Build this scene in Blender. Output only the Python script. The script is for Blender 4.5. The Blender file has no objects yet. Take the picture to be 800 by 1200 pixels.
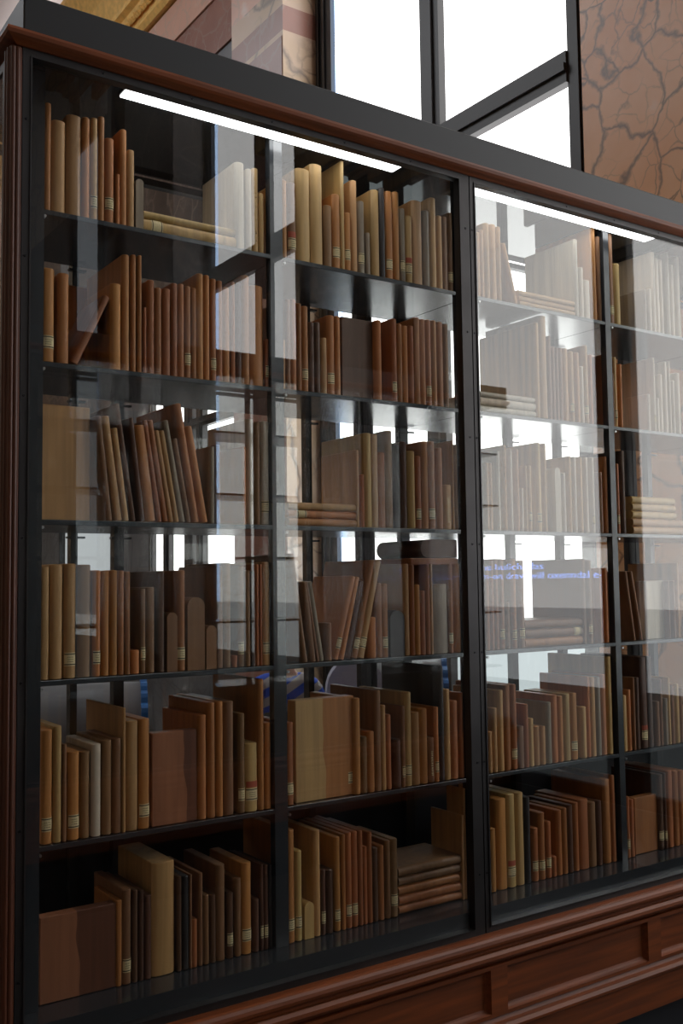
import bpy, bmesh, math, random
from math import sin, cos, pi, atan2, sqrt
from mathutils import Vector, Matrix
random.seed(7)
S = bpy.context.scene
C = S.collection
PI = pi
# ------------------------------------------------------------------ view
S.view_settings.view_transform = 'Standard'
S.view_settings.look = 'None'
S.view_settings.gamma = 1
S.view_settings.exposure = 0.0
S.view_settings.use_curve_mapping = False

def lin(r, g, b):
    f = lambda c: (c/255/12.92) if c/255 <= .04045 else ((c/255+.055)/1.055)**2.4
    return (f(r), f(g), f(b), 1)

# ------------------------------------------------------------------ materials
def new_mat(name):
    m = bpy.data.materials.new(name); m.use_nodes = True
    nt = m.node_tree; nt.nodes.clear()
    return m, nt, nt.nodes, nt.links

def principled(name, col, rough=.5, metal=0, bump=0, bscale=40, var=0, vscale=6, spec=.5, coat=0):
    m, nt, N, L = new_mat(name)
    o = N.new('ShaderNodeOutputMaterial'); p = N.new('ShaderNodeBsdfPrincipled')
    p.inputs['Roughness'].default_value = rough; p.inputs['Metallic'].default_value = metal
    p.inputs['Specular IOR Level'].default_value = spec
    p.inputs['Coat Weight'].default_value = coat
    L.new(p.outputs[0], o.inputs[0])
    tc = N.new('ShaderNodeTexCoord')
    if var:
        n = N.new('ShaderNodeTexNoise'); n.inputs['Scale'].default_value = vscale; n.inputs['Detail'].default_value = 6
        L.new(tc.outputs['Object'], n.inputs['Vector'])
        r = N.new('ShaderNodeValToRGB')
        r.color_ramp.elements[0].position = .3; r.color_ramp.elements[1].position = .7
        r.color_ramp.elements[0].color = tuple(c*(1-var) for c in col[:3])+(1,)
        r.color_ramp.elements[1].color = tuple(min(1, c*(1+var)) for c in col[:3])+(1,)
        L.new(n.outputs[0], r.inputs[0]); L.new(r.outputs[0], p.inputs['Base Color'])
    else:
        p.inputs['Base Color'].default_value = col
    if bump:
        n2 = N.new('ShaderNodeTexNoise'); n2.inputs['Scale'].default_value = bscale; n2.inputs['Detail'].default_value = 4
        L.new(tc.outputs['Object'], n2.inputs['Vector'])
        b = N.new('ShaderNodeBump'); b.inputs['Strength'].default_value = bump; b.inputs['Distance'].default_value = .004
        L.new(n2.outputs[0], b.inputs['Height']); L.new(b.outputs[0], p.inputs['Normal'])
    return m

def wood(name, col, rough=.45, grain=1.0, axis='Z', contrast=.35, coat=0, hue=.014, val=.25, two=None):
    """wood with long grain; each object gets its own shade"""
    m, nt, N, L = new_mat(name)
    o = N.new('ShaderNodeOutputMaterial'); p = N.new('ShaderNodeBsdfPrincipled')
    p.inputs['Roughness'].default_value = rough; p.inputs['Coat Weight'].default_value = coat
    p.inputs['Coat Roughness'].default_value = .25
    L.new(p.outputs[0], o.inputs[0])
    tc = N.new('ShaderNodeTexCoord'); mp = N.new('ShaderNodeMapping')
    sc = {'Z': (60, 60, 3), 'X': (3, 60, 60)}[axis]
    mp.inputs['Scale'].default_value = tuple(s*grain for s in sc)
    oi = N.new('ShaderNodeObjectInfo')
    ad = N.new('ShaderNodeVectorMath'); ad.operation = 'ADD'
    sm = N.new('ShaderNodeMath'); sm.operation = 'MULTIPLY'; sm.inputs[1].default_value = 17.3
    L.new(oi.outputs['Random'], sm.inputs[0])
    L.new(tc.outputs['Object'], ad.inputs[0]); L.new(sm.outputs[0], ad.inputs[1]); L.new(ad.outputs[0], mp.inputs['Vector'])
    n = N.new('ShaderNodeTexNoise'); n.inputs['Scale'].default_value = 1.0; n.inputs['Detail'].default_value = 7; n.inputs['Distortion'].default_value = .4
    L.new(mp.outputs[0], n.inputs['Vector'])
    r = N.new('ShaderNodeValToRGB'); r.color_ramp.elements[0].position = .3; r.color_ramp.elements[1].position = .72
    r.color_ramp.elements[0].color = tuple(c*(1-contrast) for c in col[:3])+(1,)
    r.color_ramp.elements[1].color = tuple(min(1, c*(1+contrast*.6)) for c in col[:3])+(1,)
    L.new(n.outputs[0], r.inputs[0])
    last = r.outputs[0]
    if two:
        sp = N.new('ShaderNodeSeparateXYZ'); L.new(tc.outputs['Object'], sp.inputs[0])
        nz = N.new('ShaderNodeTexNoise'); nz.inputs['Scale'].default_value = 5; L.new(tc.outputs['Object'], nz.inputs['Vector'])
        a = N.new('ShaderNodeMath'); a.operation = 'MULTIPLY_ADD'; a.inputs[1].default_value = .06
        L.new(nz.outputs[0], a.inputs[0]); L.new(sp.outputs[0], a.inputs[2])
        g = N.new('ShaderNodeMath'); g.operation = 'GREATER_THAN'; g.inputs[1].default_value = two[1]+.03
        L.new(a.outputs[0], g.inputs[0])
        mx = N.new('ShaderNodeMix'); mx.data_type = 'RGBA'; mx.blend_type = 'MULTIPLY'
        mx.inputs['B'].default_value = two[0]; L.new(g.outputs[0], mx.inputs['Factor']); L.new(last, mx.inputs['A'])
        last = mx.outputs['Result']
    hs = N.new('ShaderNodeHueSaturation')
    mr = N.new('ShaderNodeMapRange'); mr.inputs['To Min'].default_value = 1-val; mr.inputs['To Max'].default_value = 1+val
    L.new(oi.outputs['Random'], mr.inputs['Value']); L.new(mr.outputs[0], hs.inputs['Value'])
    f2 = N.new('ShaderNodeMath'); f2.operation = 'FRACT'; L.new(sm.outputs[0], f2.inputs[0])
    mh = N.new('ShaderNodeMapRange'); mh.inputs['To Min'].default_value = .5-hue*.5; mh.inputs['To Max'].default_value = .5+hue*.5
    L.new(f2.outputs[0], mh.inputs['Value']); L.new(mh.outputs[0], hs.inputs['Hue'])
    L.new(last, hs.inputs['Color']); L.new(hs.outputs[0], p.inputs['Base Color'])
    b = N.new('ShaderNodeBump'); b.inputs['Strength'].default_value = .25; b.inputs['Distance'].default_value = .001
    L.new(n.outputs[0], b.inputs['Height']); L.new(b.outputs[0], p.inputs['Normal'])
    return m

def emis(name, col, st, noise=None):
    m, nt, N, L = new_mat(name)
    o = N.new('ShaderNodeOutputMaterial'); e = N.new('ShaderNodeEmission')
    e.inputs[0].default_value = col; e.inputs[1].default_value = st; L.new(e.outputs[0], o.inputs[0])
    return m

def glass_mat(name, k=1.0):
    """thin pane: mostly see-through with a fresnel mirror reflection"""
    m, nt, N, L = new_mat(name)
    o = N.new('ShaderNodeOutputMaterial')
    t = N.new('ShaderNodeBsdfTransparent'); t.inputs[0].default_value = (.965, .975, .97, 1)
    g = N.new('ShaderNodeBsdfGlossy'); g.inputs['Roughness'].default_value = 0.0; g.inputs['Color'].default_value = (1, 1, 1, 1)
    mx = N.new('ShaderNodeMixShader')
    ge = N.new('ShaderNodeNewGeometry'); d = N.new('ShaderNodeVectorMath'); d.operation = 'DOT_PRODUCT'
    L.new(ge.outputs['Incoming'], d.inputs[0]); L.new(ge.outputs['Normal'], d.inputs[1])
    a = N.new('ShaderNodeMath'); a.operation = 'ABSOLUTE'; L.new(d.outputs['Value'], a.inputs[0])
    s = N.new('ShaderNodeMath'); s.operation = 'SUBTRACT'; s.inputs[0].default_value = 1; L.new(a.outputs[0], s.inputs[1])
    w = N.new('ShaderNodeMath'); w.operation = 'POWER'; w.inputs[1].default_value = 5; L.new(s.outputs[0], w.inputs[0])
    f = N.new('ShaderNodeMath'); f.operation = 'MULTIPLY_ADD'; f.inputs[1].default_value = .955*k; f.inputs[2].default_value = .045*k
    L.new(w.outputs[0], f.inputs[0])
    L.new(f.outputs[0], mx.inputs[0]); L.new(t.outputs[0], mx.inputs[1]); L.new(g.outputs[0], mx.inputs[2]); L.new(mx.outputs[0], o.inputs[0])
    return m

def marble(name, c1, c2, vein, vs=2.2, light=(.75, .7, .66, 1)):
    m, nt, N, L = new_mat(name)
    o = N.new('ShaderNodeOutputMaterial'); p = N.new('ShaderNodeBsdfPrincipled'); L.new(p.outputs[0], o.inputs[0])
    p.inputs['Roughness'].default_value = .28
    tc = N.new('ShaderNodeTexCoord')
    nz = N.new('ShaderNodeTexNoise'); nz.inputs['Scale'].default_value = 2.2; nz.inputs['Detail'].default_value = 5
    L.new(tc.outputs['Object'], nz.inputs['Vector'])
    mxv = N.new('ShaderNodeVectorMath'); mxv.operation = 'MULTIPLY_ADD'; mxv.inputs[1].default_value = (.45, .45, .45)
    L.new(nz.outputs['Color'], mxv.inputs[0]); L.new(tc.outputs['Object'], mxv.inputs[2])
    def vor(scale, lo, hi):
        v = N.new('ShaderNodeTexVoronoi'); v.feature = 'DISTANCE_TO_EDGE'; v.inputs['Scale'].default_value = scale
        L.new(mxv.outputs[0], v.inputs['Vector'])
        r = N.new('ShaderNodeValToRGB'); r.color_ramp.elements[0].position = lo; r.color_ramp.elements[1].position = hi
        r.color_ramp.elements[0].color = (1, 1, 1, 1); r.color_ramp.elements[1].color = (0, 0, 0, 1)
        L.new(v.outputs['Distance'], r.inputs[0]); return r.outputs[0]
    v1 = vor(vs, .0, .045); v2 = vor(vs*2.3, .0, .05)
    n2 = N.new('ShaderNodeTexNoise'); n2.inputs['Scale'].default_value = 1.6; n2.inputs['Detail'].default_value = 8
    L.new(tc.outputs['Object'], n2.inputs['Vector'])
    r2 = N.new('ShaderNodeValToRGB'); r2.color_ramp.elements[0].position = .38; r2.color_ramp.elements[1].position = .62
    r2.color_ramp.elements[0].color = c1; r2.color_ramp.elements[1].color = c2
    e = r2.color_ramp.elements.new(.72); e.color = light
    L.new(n2.outputs[0], r2.inputs[0])
    # veins are strong only in patches
    n3 = N.new('ShaderNodeTexNoise'); n3.inputs['Scale'].default_value = 1.3; n3.inputs['Detail'].default_value = 2
    L.new(tc.outputs['Object'], n3.inputs['Vector'])
    r3 = N.new('ShaderNodeValToRGB'); r3.color_ramp.elements[0].position = .42; r3.color_ramp.elements[1].position = .6
    L.new(n3.outputs[0], r3.inputs[0])
    k = N.new('ShaderNodeMath'); k.operation = 'MULTIPLY'; L.new(v2, k.inputs[0]); L.new(r3.outputs[0], k.inputs[1])
    k2 = N.new('ShaderNodeMath'); k2.operation = 'MAXIMUM'; L.new(v1, k2.inputs[0]); L.new(k.outputs[0], k2.inputs[1])
    k3 = N.new('ShaderNodeMath'); k3.operation = 'MULTIPLY'; k3.inputs[1].default_value = .8; L.new(k2.outputs[0], k3.inputs[0])
    mx = N.new('ShaderNodeMix'); mx.data_type = 'RGBA'
    L.new(k3.outputs[0], mx.inputs['Factor']); L.new(r2.outputs[0], mx.inputs['A']); mx.inputs['B'].default_value = vein
    L.new(mx.outputs['Result'], p.inputs['Base Color'])
    return m

M = {}
cols = dict(o=(192,126,66), t=(192,148,94), y=(202,166,104), r=(168,104,56), b=(140,100,64), d=(94,62,42), k=(50,45,44), g=(150,134,112), p=(206,192,168))
for k, c in cols.items():
    M['wood_'+k] = wood('book_wood_'+k, lin(*c), rough=.5, contrast=.22, val=.14)
M['two_b'] = wood('two_tone_brown', lin(158,104,70), two=((.45, .42, .45, 1), .085), val=.05, contrast=.2)
M['two_t'] = wood('two_tone_tan', lin(206,170,110), two=((.80, .55, .40, 1), .088), val=.05, contrast=.2)
M['cream'] = principled('label_paper', lin(226,208,160), .8, var=.12, vscale=300)
M['ink'] = principled('label_ink_line', lin(40,30,24), .8)
M['red'] = principled('red_sticker', lin(176,84,58), .7, var=.1, vscale=200)
M['steel'] = principled('dark_steel', lin(62,60,60), .38, metal=.7, var=.15, vscale=9)
M['charcoal'] = principled('charcoal_lacquer', lin(50,54,58), .2, var=.06, vscale=3, spec=.8)
M['fascia'] = principled('fascia_black', lin(34,35,37), .5, var=.05, vscale=3)
M['mahog'] = wood('mahogany', lin(126,62,20), rough=.5, axis='X', contrast=.4, coat=0, val=.02, hue=0)
M['mahogv'] = wood('mahogany_upright', lin(84,44,24), rough=.42, axis='Z', contrast=.4, coat=0, val=.02, hue=0)
M['plinth'] = principled('plinth_black', lin(30,32,38), .5)
M['glass'] = glass_mat('pane_glass')
M['led'] = emis('led_strip_light', (.97, .98, 1, 1), 6)
M['frame'] = principled('window_frame_bronze', lin(44,42,42), .45)
M['shade'] = emis('daylight_window_shade', (1, .99, .985, 1), 3.2)
M['lowpane'] = emis('lower_window_daylight', (.88, .97, 1, 1), .75)
M['marble'] = marble('breccia_marble', lin(226,158,104), lin(238,184,138), lin(74,60,56), 3.0, light=lin(240,226,214))
M['marble_pale'] = marble('pale_breccia_marble', lin(188,160,128), lin(200,172,150), lin(96,84,78), 1.3)
M['marble_red'] = marble('red_marble', lin(138,94,82), lin(154,108,94), lin(150,128,116), 2.4, light=lin(140,105,95))
M['marble_pink'] = marble('pink_marble', lin(206,158,138), lin(214,170,150), lin(190,165,150), 2.4)
M['marble_grey'] = marble('grey_marble', lin(96,98,102), lin(112,114,118), lin(70,70,74), 2)
M['marble_darkened'] = marble('darkened_marble', lin(58,48,44), lin(74,60,54), lin(120,104,94), 2.2, light=lin(88,76,70))  # darker marble copy, shade painted in so wall band and front piers stay dim
M['gold'] = principled('gilded_plaster', lin(236,190,108), .5, var=.15, vscale=14)
M['plaster'] = principled('pale_plaster', lin(206,198,200), .8, var=.03)
M['floor'] = principled('dark_stone_floor', lin(48,45,44), .35, var=.15, vscale=2)
M['midfront'] = emis('fade_step_glow', (.94, .97, 1, 1), 1.7)
M['lowfront'] = emis('lower_front_pane', (.88, .97, 1, 1), .18)
M['ceil'] = principled('ceiling_lacquer', lin(44,47,50), .05, spec=1.0)
M['shade_dim'] = emis('dim_window_shade', (.94, .97, 1, 1), .55)
M['shade_far'] = emis('dim_front_window', (.85, .92, 1, 1), .7)  # weaker even glow for the farthest front window
M['skygap'] = emis('sky_beside_shade', (.50, .68, 1, 1), 6)
M['screw'] = principled('screw_metal', lin(30,30,32), .3, metal=.6)
M['pin'] = principled('shelf_pin_metal', lin(190,190,190), .3, metal=.9)
M['white'] = principled('white_enamel', lin(104,104,108), .45)
M['blue'] = principled('blue_trim', lin(40,110,180), .4)
M['lav'] = principled('lavender_padding', lin(180,180,196), .8)
M['black'] = principled('black_fabric', lin(26,26,30), .8)
M['bluetext'] = emis('blue_sign_light', (.38, .5, 1, 1), 12)
M['green'] = emis('green_sign_light', (.1, .8, .35, 1), 1.2)

# ------------------------------------------------------------------ mesh builder
class MB:
    def __init__(s): s.v = []; s.f = []; s.mi = []; s.sm = []
    def add(s, vs, fs, mi=0, smooth=False):
        o = len(s.v); s.v += [tuple(v) for v in vs]
        for f in fs: s.f.append(tuple(i+o for i in f)); s.mi.append(mi); s.sm.append(smooth)
    def box(s, x0, x1, y0, y1, z0, z1, mi=0):
        s.add([(x0,y0,z0),(x1,y0,z0),(x1,y1,z0),(x0,y1,z0),(x0,y0,z1),(x1,y0,z1),(x1,y1,z1),(x0,y1,z1)],
              [(0,3,2,1),(4,5,6,7),(0,1,5,4),(1,2,6,5),(2,3,7,6),(3,0,4,7)], mi)
    def cbox(s, x0, x1, y0, y1, z0, z1, c=.002, mi=0):
        """box with chamfered edges: three nested rings"""
        def ring(i, z): return [(x0+i,y0,z),(x1-i,y0,z),(x1,y0+i,z),(x1,y1-i,z),(x1-i,y1,z),(x0+i,y1,z),(x0,y1-i,z),(x0,y0+i,z)]
        def ring2(z): return [(x0+c,y0+c,z),(x1-c,y0+c,z),(x1-c,y0+c,z),(x1-c,y1-c,z),(x1-c,y1-c,z),(x0+c,y1-c,z),(x0+c,y1-c,z),(x0+c,y0+c,z)]
        R = [ring2(z0), ring(c, z0+c), ring(c, z1-c), ring2(z1)]
        vs = [p for r in R for p in r]; fs = []
        for k in range(3):
            for i in range(8): fs.append((k*8+i, k*8+(i+1) % 8, k*8+8+(i+1) % 8, k*8+8+i))
        fs.append((7,5,3,1)[::1]); fs.append((25,27,29,31))
        s.add(vs, fs, mi)
    def prism(s, prof, a, b, axis='x', mi=0, smooth=False, caps=True):
        """closed profile extruded from a to b. axis x: profile (y,z); y: (x,z); z: (x,y)"""
        P = {'x': lambda t, p: (t, p[0], p[1]), 'y': lambda t, p: (p[0], t, p[1]), 'z': lambda t, p: (p[0], p[1], t)}[axis]
        n = len(prof); vs = [P(a, p) for p in prof]+[P(b, p) for p in prof]
        fs = [(i, (i+1) % n, n+(i+1) % n, n+i) for i in range(n)]
        s.add(vs, fs, mi, smooth)
        if caps:
            s.add(vs, [tuple(range(n))[::-1], tuple(range(n, 2*n))], mi)
    def cyl(s, p, d, r, h, n=16, mi=0, r2=None, smooth=True):
        p = Vector(p); d = Vector(d).normalized(); u = d.orthogonal().normalized(); w = d.cross(u)
        r2 = r if r2 is None else r2
        vs = [p+(u*cos(2*pi*i/n)+w*sin(2*pi*i/n))*r for i in range(n)]+[p+d*h+(u*cos(2*pi*i/n)+w*sin(2*pi*i/n))*r2 for i in range(n)]
        s.add(vs, [(i, (i+1) % n, n+(i+1) % n, n+i) for i in range(n)], mi, smooth)
        s.add(vs, [tuple(range(n))[::-1], tuple(range(n, 2*n))], mi)
    def mesh(s, name, mats):
        me = bpy.data.meshes.new(name); me.from_pydata(s.v, [], s.f)
        for m in (mats if isinstance(mats, (list, tuple)) else [mats]): me.materials.append(m)
        for p, mi, sm in zip(me.polygons, s.mi, s.sm): p.material_index = mi; p.use_smooth = sm
        bm = bmesh.new(); bm.from_mesh(me); bmesh.ops.recalc_face_normals(bm, faces=bm.faces[:]); bm.to_mesh(me); bm.free()
        me.update(); return me
    def build(s, name, mats, parent=None, loc=None):
        o = bpy.data.objects.new(name, s.mesh(name, mats)); C.objects.link(o)
        if parent: o.parent = parent
        if loc: o.location = loc
        return o

def empty(name, loc=(0,0,0), rz=0):
    o = bpy.data.objects.new(name, None); C.objects.link(o); o.location = loc; o.rotation_euler = (0,0,rz); o.empty_display_size = .1
    return o
def tag(o, label=None, cat=None, group=None, kind=None):
    if label: o['label'] = label
    if cat: o['category'] = cat
    if group: o['group'] = group
    if kind: o['kind'] = kind
    return o
def copy_tree(o, parent=None):
    c = o.copy(); C.objects.link(c); c.parent = parent
    for ch in list(o.children): copy_tree(ch, c)
    return c

# ------------------------------------------------------------------ the cabinet
ZS = [2.449, 2.101, 1.7465, 1.3923, 1.0372, .6988]     # shelf tops
XL, XR = .60, 4.42
ZC = 2.762                                              # inner ceiling
DEP = .42
BAYX = [.70, 1.3115, 1.970, 2.588, 3.20, 3.86, 4.36]    # divider centres
DH = .0165
cab = empty('display_cabinet', (XL, 0, 0))
tag(cab, 'tall glazed museum cabinet of dark steel and mahogany filled with wooden books', 'display cabinet')
def part(mb, name, m, parent=None):
    o = mb.build(name, m, parent or cab)
    if (parent or cab) is cab: o.location = (-XL, 0, 0)
    return o
# fascia box on top
m = MB(); m.cbox(.624, 4.44, -.10, DEP+.02, 2.785, 2.880, .003); part(m, 'fascia', M['fascia'])
# inner ceiling panel
m = MB(); m.box(.64, 4.40, -.075, DEP-.012, ZC, 2.784); part(m, 'ceiling_panel', M['ceil'])
# wooden cornice moulding: front run and both side returns
def mould(prof, name, mat, x0=.60, x1=4.45, back=DEP+.03, ends=True):
    # prof: (outward offset, z), outward measured from the y=-.10 face
    m = MB(); n = len(prof)
    rings = []
    for corner in ((x0, back, -1, 0), (x0, -.10, -1, -1), (x1, -.10, 1, -1), (x1, back, 1, 0)):
        cx, cy, sx, sy = corner
        rings.append([(cx+sx*(p[0]), cy+sy*p[0], p[1]) for p in prof])
    vs = [p for r in rings for p in r]; fs = []
    for k in range(3):
        for i in range(n): fs.append((k*n+i, k*n+(i+1) % n, (k+1)*n+(i+1) % n, (k+1)*n+i))
    fs += [tuple(range(n))[::-1], tuple(range(3*n, 4*n))]
    m.add(vs, fs, 0, False)
    return part(m, name, mat)
def torus_prof(zc, r, out, inn=-.02, n=7):
    return [(inn, zc-r)]+[(out-r+r*cos(a), zc+r*sin(a)) for a in [(-pi/2+pi*i/(n-1)) for i in range(n)]]+[(inn, zc+r)]
mould([(-.02, 2.757), (.004, 2.757), (.010, 2.760), (.022, 2.764), (.029, 2.768), (.032, 2.775), (.029, 2.782), (.020, 2.7855), (-.02, 2.7855)], 'cornice_moulding', M['mahog'], x0=.612, x1=4.44)
# corner posts in mahogany with reeds
def corner_post(x0, x1, y0, y1):
    m = MB(); m.cbox(x0, x1, y0, y1, .64, 2.7565, .004)
    f = y0 if abs(y0+.10) < .02 else None
    if f is not None:
        for q in (.25, .62):
            cx = x0+(x1-x0)*q
            m.cyl((cx, y0+.001, .642), (0,0,1), .0055, 2.108, 8)
        for q in (.3, .7):
            m.cyl((x0+.001, y0+(y1-y0)*q, .642), (0,0,1), .0055, 2.108, 8)
    return part(m, 'corner_post', M['mahogv'])
corner_post(.596, .622, -.103, -.06)
corner_post(4.42, 4.437, -.103, -.06)
corner_post(.596, .622, DEP-.02, DEP+.023)
corner_post(4.42, 4.437, DEP-.02, DEP+.023)
# glazed doors: front and rear
DOORS = [(.623, 1.8935), (1.8975, 3.190), (3.194, 4.419)]
def door(x0, x1, yf, sgn, front):
    w = .034 if True else .03; t = .022
    zb, zt = .640, 2.757
    r0 = empty('glass_door', (0,0,0)); r0.parent = cab; r0.location = (-XL, 0, 0)
    y0, y1 = sorted((yf, yf-sgn*t))
    gl, gr, gb, gt = x0+.020, x1-.038, .658, 2.738
    if front and abs(x0-1.8975) < .01: gl = x0+.018
    m = MB()
    # mitred steel angle frame
    outer = [(x0, zb), (x1, zb), (x1, zt), (x0, zt)]; inner = [(gl, gb), (gr, gb), (gr, gt), (gl, gt)]
    for ya in (y0, y1):
        pass
    vs = [(a, y0, b) for a, b in outer]+[(a, y0, b) for a, b in inner]+[(a, y1, b) for a, b in outer]+[(a, y1, b) for a, b in inner]
    fs = []
    for i in range(4):
        j = (i+1) % 4
        fs += [(i, j, 4+j, 4+i), (8+i, 12+i, 12+j, 8+j), (i, 8+i, 8+j, j), (4+i, 4+j, 12+j, 12+i)]
    m.add(vs, fs)
    # slim raised bead around the pane
    b = .0035; yb0, yb1 = (y0-.003, y0+.001) if front else (y1-.001, y1+.003)
    m.box(gl-b, gl, yb0, yb1, gb-b, gt+b); m.box(gr, gr+b, yb0, yb1, gb-b, gt+b)
    m.box(gl, gr, yb0, yb1, gb-b, gb); m.box(gl, gr, yb0, yb1, gt, gt+b)
    fr = m.build('door_frame', M['steel'], r0)
    m = MB(); yc = (y0+y1)/2; m.box(gl-.006, gr+.006, yc-.002, yc+.002, gb-.006, gt+.006); g = m.build('glass_pane', M['glass'], r0)
    if front:
        first = None
        pts = [((x0+gl)/2-.002, z) for z in [.80+.30*i for i in range(7)]]+[((x1+gr)/2+.004, z) for z in [.80+.30*i for i in range(7)]]
        pts += [(x0+.18+.22*i, (zt+gt)/2+.002) for i in range(5)]
        for (sx, sz) in pts:
            if first is None:
                m = MB(); m.cyl((0, 0, 0), (0,-1,0), .0034, .002, 10, r2=.0026); first = m.build('screw', M['screw'], fr); o = first
            else:
                o = first.copy(); C.objects.link(o); o.parent = fr
            o.location = (sx, y0+.0003, sz)
    return r0
for a, b in DOORS: door(a, b, -.10, -1, True)
for a, b in DOORS: door(a, b, DEP+.012, 1, False)
# side glazing
for sx, x in ((-1, .603), (1, 4.439)):
    r0 = empty('side_glazing', (0,0,0)); r0.parent = cab; r0.location = (-XL, 0, 0)
    m = MB(); t = .010
    m.box(x-t/2, x+t/2, -.058, -.040, .642, 2.742); m.box(x-t/2, x+t/2, DEP-.038, DEP-.022, .642, 2.742)
    m.box(x-t/2, x+t/2, -.040, DEP-.038, .642, .662); m.box(x-t/2, x+t/2, -.040, DEP-.038, 2.722, 2.742)
    m.build('side_frame', M['steel'], r0)
    m = MB(); m.box(x-.002, x+.002, -.042, DEP-.036, .660, 2.724); m.build('glass_pane', M['glass'], r0)
# end panels (dark lacquered strips just inside the posts), dividers, shelves
m = MB(); m.box(.660, .7, -.012, .012, .6988, ZC-.001); part(m, 'end_upright', M['charcoal'])
for i, x in enumerate(BAYX[1:]):
    hw = {1.3115: .0185, 1.970: .040, 2.588: .013}.get(x, .0165)
    m = MB(); m.box(x-hw, x+hw, -.001, .022, .6988, ZC-.001)
    part(m, 'divider_upright', M['charcoal'])
# rear uprights with little shelf brackets
REARX = [(.896, .009), (1.018, .014), (1.62, .010), (1.985, .016), (2.455, .013), (2.70, .012), (3.20, .012), (3.86, .012)]
for x, hw in REARX:
    m = MB(); m.box(x-hw, x+hw, .335, .362, .6988, ZC-.001); u = part(m, 'rear_upright', M['charcoal'])
    for z in ZS[:5]:
        m = MB(); m.box(x-hw-.014, x+hw+.014, .318, .334, z-.026, z-.021); m.build('shelf_bracket', M['charcoal'], u)
for j, z in enumerate(ZS):
    th = .012
    for i in range(6):
        x0 = BAYX[i]+(.0 if i == 0 else .001); x1 = BAYX[i+1]-.001
        if j == 5:
            continue
        m = MB(); m.cbox(x0, x1, .0, .330, z-th, z-.0003, .001); sh = part(m, 'shelf', M['charcoal'])
        m = MB(); m.cyl((BAYX[i]+{0: .004, 1: .022, 2: .044, 3: .016}.get(i, .02), -.006, z-th-.006), (0,1,0), .0035, .02, 8); p = m.build('shelf_pin', M['pin'], sh)
m = MB(); m.box(.64, 4.40, -.078, DEP-.012, .655, .6988-.0003); part(m, 'floor_panel', M['charcoal'])
# base: mahogany with panels
m = MB(); m.box(.665, 4.38, .366, .376, .6988, 1.024); part(m, 'back_panel', M['plinth'])
def base():
    m = MB(); m.box(.612, 4.43, -.108, DEP+.02, .30, .640); body = part(m, 'base_body', M['mahog'])
    mould(torus_prof(.6245, .015, .040), 'base_bead', M['mahog'], x0=.612, x1=4.44)
    mould([(-.02, .600), (.024, .600), (.024, .609), (-.02, .609)], 'base_fillet', M['mahog'], x0=.612, x1=4.44)
    mould([(-.02, .563), (.016, .563), (.022, .569), (.034, .574), (.041, .583), (.040, .592), (.032, .599), (-.02, .599)], 'base_ovolo', M['mahog'], x0=.612, x1=4.44)
    mould([(-.02, .39), (.038, .390), (.046, .396), (.047, .403), (.038, .410), (.026, .414), (.020, .424), (.010, .428), (-.02, .428)], 'plinth_moulding', M['mahog'], x0=.612, x1=4.44)
    mould([(-.02, .295), (.034, .295), (.034, .390), (-.02, .390)], 'base_board', M['mahog'], x0=.612, x1=4.44)
    # framing stiles and rails with sunk, raised-field panels between
    ps = [(.66, 1.25), (1.30, 1.885), (1.945, 2.53), (2.59, 3.18), (3.24, 3.82), (3.88, 4.40)]
    m = MB(); yb = -.128
    m.box(.612, 4.43, yb, -.108, .553, .563); m.box(.612, 4.43, yb, -.108, .428, .437)
    xs = [.612]+[v for p in ps for v in p]+[4.43]
    for a, b in zip(xs[0::2], xs[1::2]): m.box(a, b, yb, -.108, .437, .553)
    part(m, 'base_framing', M['mahog'])
    for a, b in ps:
        m = MB()
        o = [(a, .437), (b, .437), (b, .553), (a, .553)]
        lv = [(0, -.127), (.003, -.120), (.007, -.114), (.012, -.112)]
        vs = []
        for ins, y in lv: vs += [(a+ins, y, .437+ins), (b-ins, y, .437+ins), (b-ins, y, .553-ins), (a+ins, y, .553-ins)]
        fs = [(k*4+i, k*4+(i+1) % 4, k*4+4+(i+1) % 4, k*4+4+i) for k in range(len(lv)-1) for i in range(4)]
        fs.append(tuple(range(len(vs)-4, len(vs))))
        m.add(vs, fs); part(m, 'base_panel', M['mahog'])
    m = MB(); m.box(.66, 4.40, -.09, DEP, .0, .297); part(m, 'plinth', M['plinth'])
base()
cab2 = copy_tree(cab)              # the matching cabinet across the aisle, seen only in the reflections
# 6 strips under the ceiling
for x0, x1 in ((.880, 1.690), (1.968, 2.780), (3.27, 4.08)):
    m = MB(); m.box(x0-.003, x1+.003, -.054, -.004, ZC-.005, ZC-.0005); r = part(m, 'light_housing', M['charcoal'])
    m = MB(); m.prism([(x0, -.051), (x1, -.051), (x1-.0, -.007), (x0, -.007)], ZC-.0085, ZC-.0052, 'z'); e = m.build('light_strip', M['led'], r)
cab2.location = (4.80, -2.92, 0); cab2.rotation_euler = (0, 0, pi)
tag(cab2, 'matching dark steel and mahogany cabinet facing it across the aisle, only mirrored in the glass', 'display cabinet')

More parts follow.
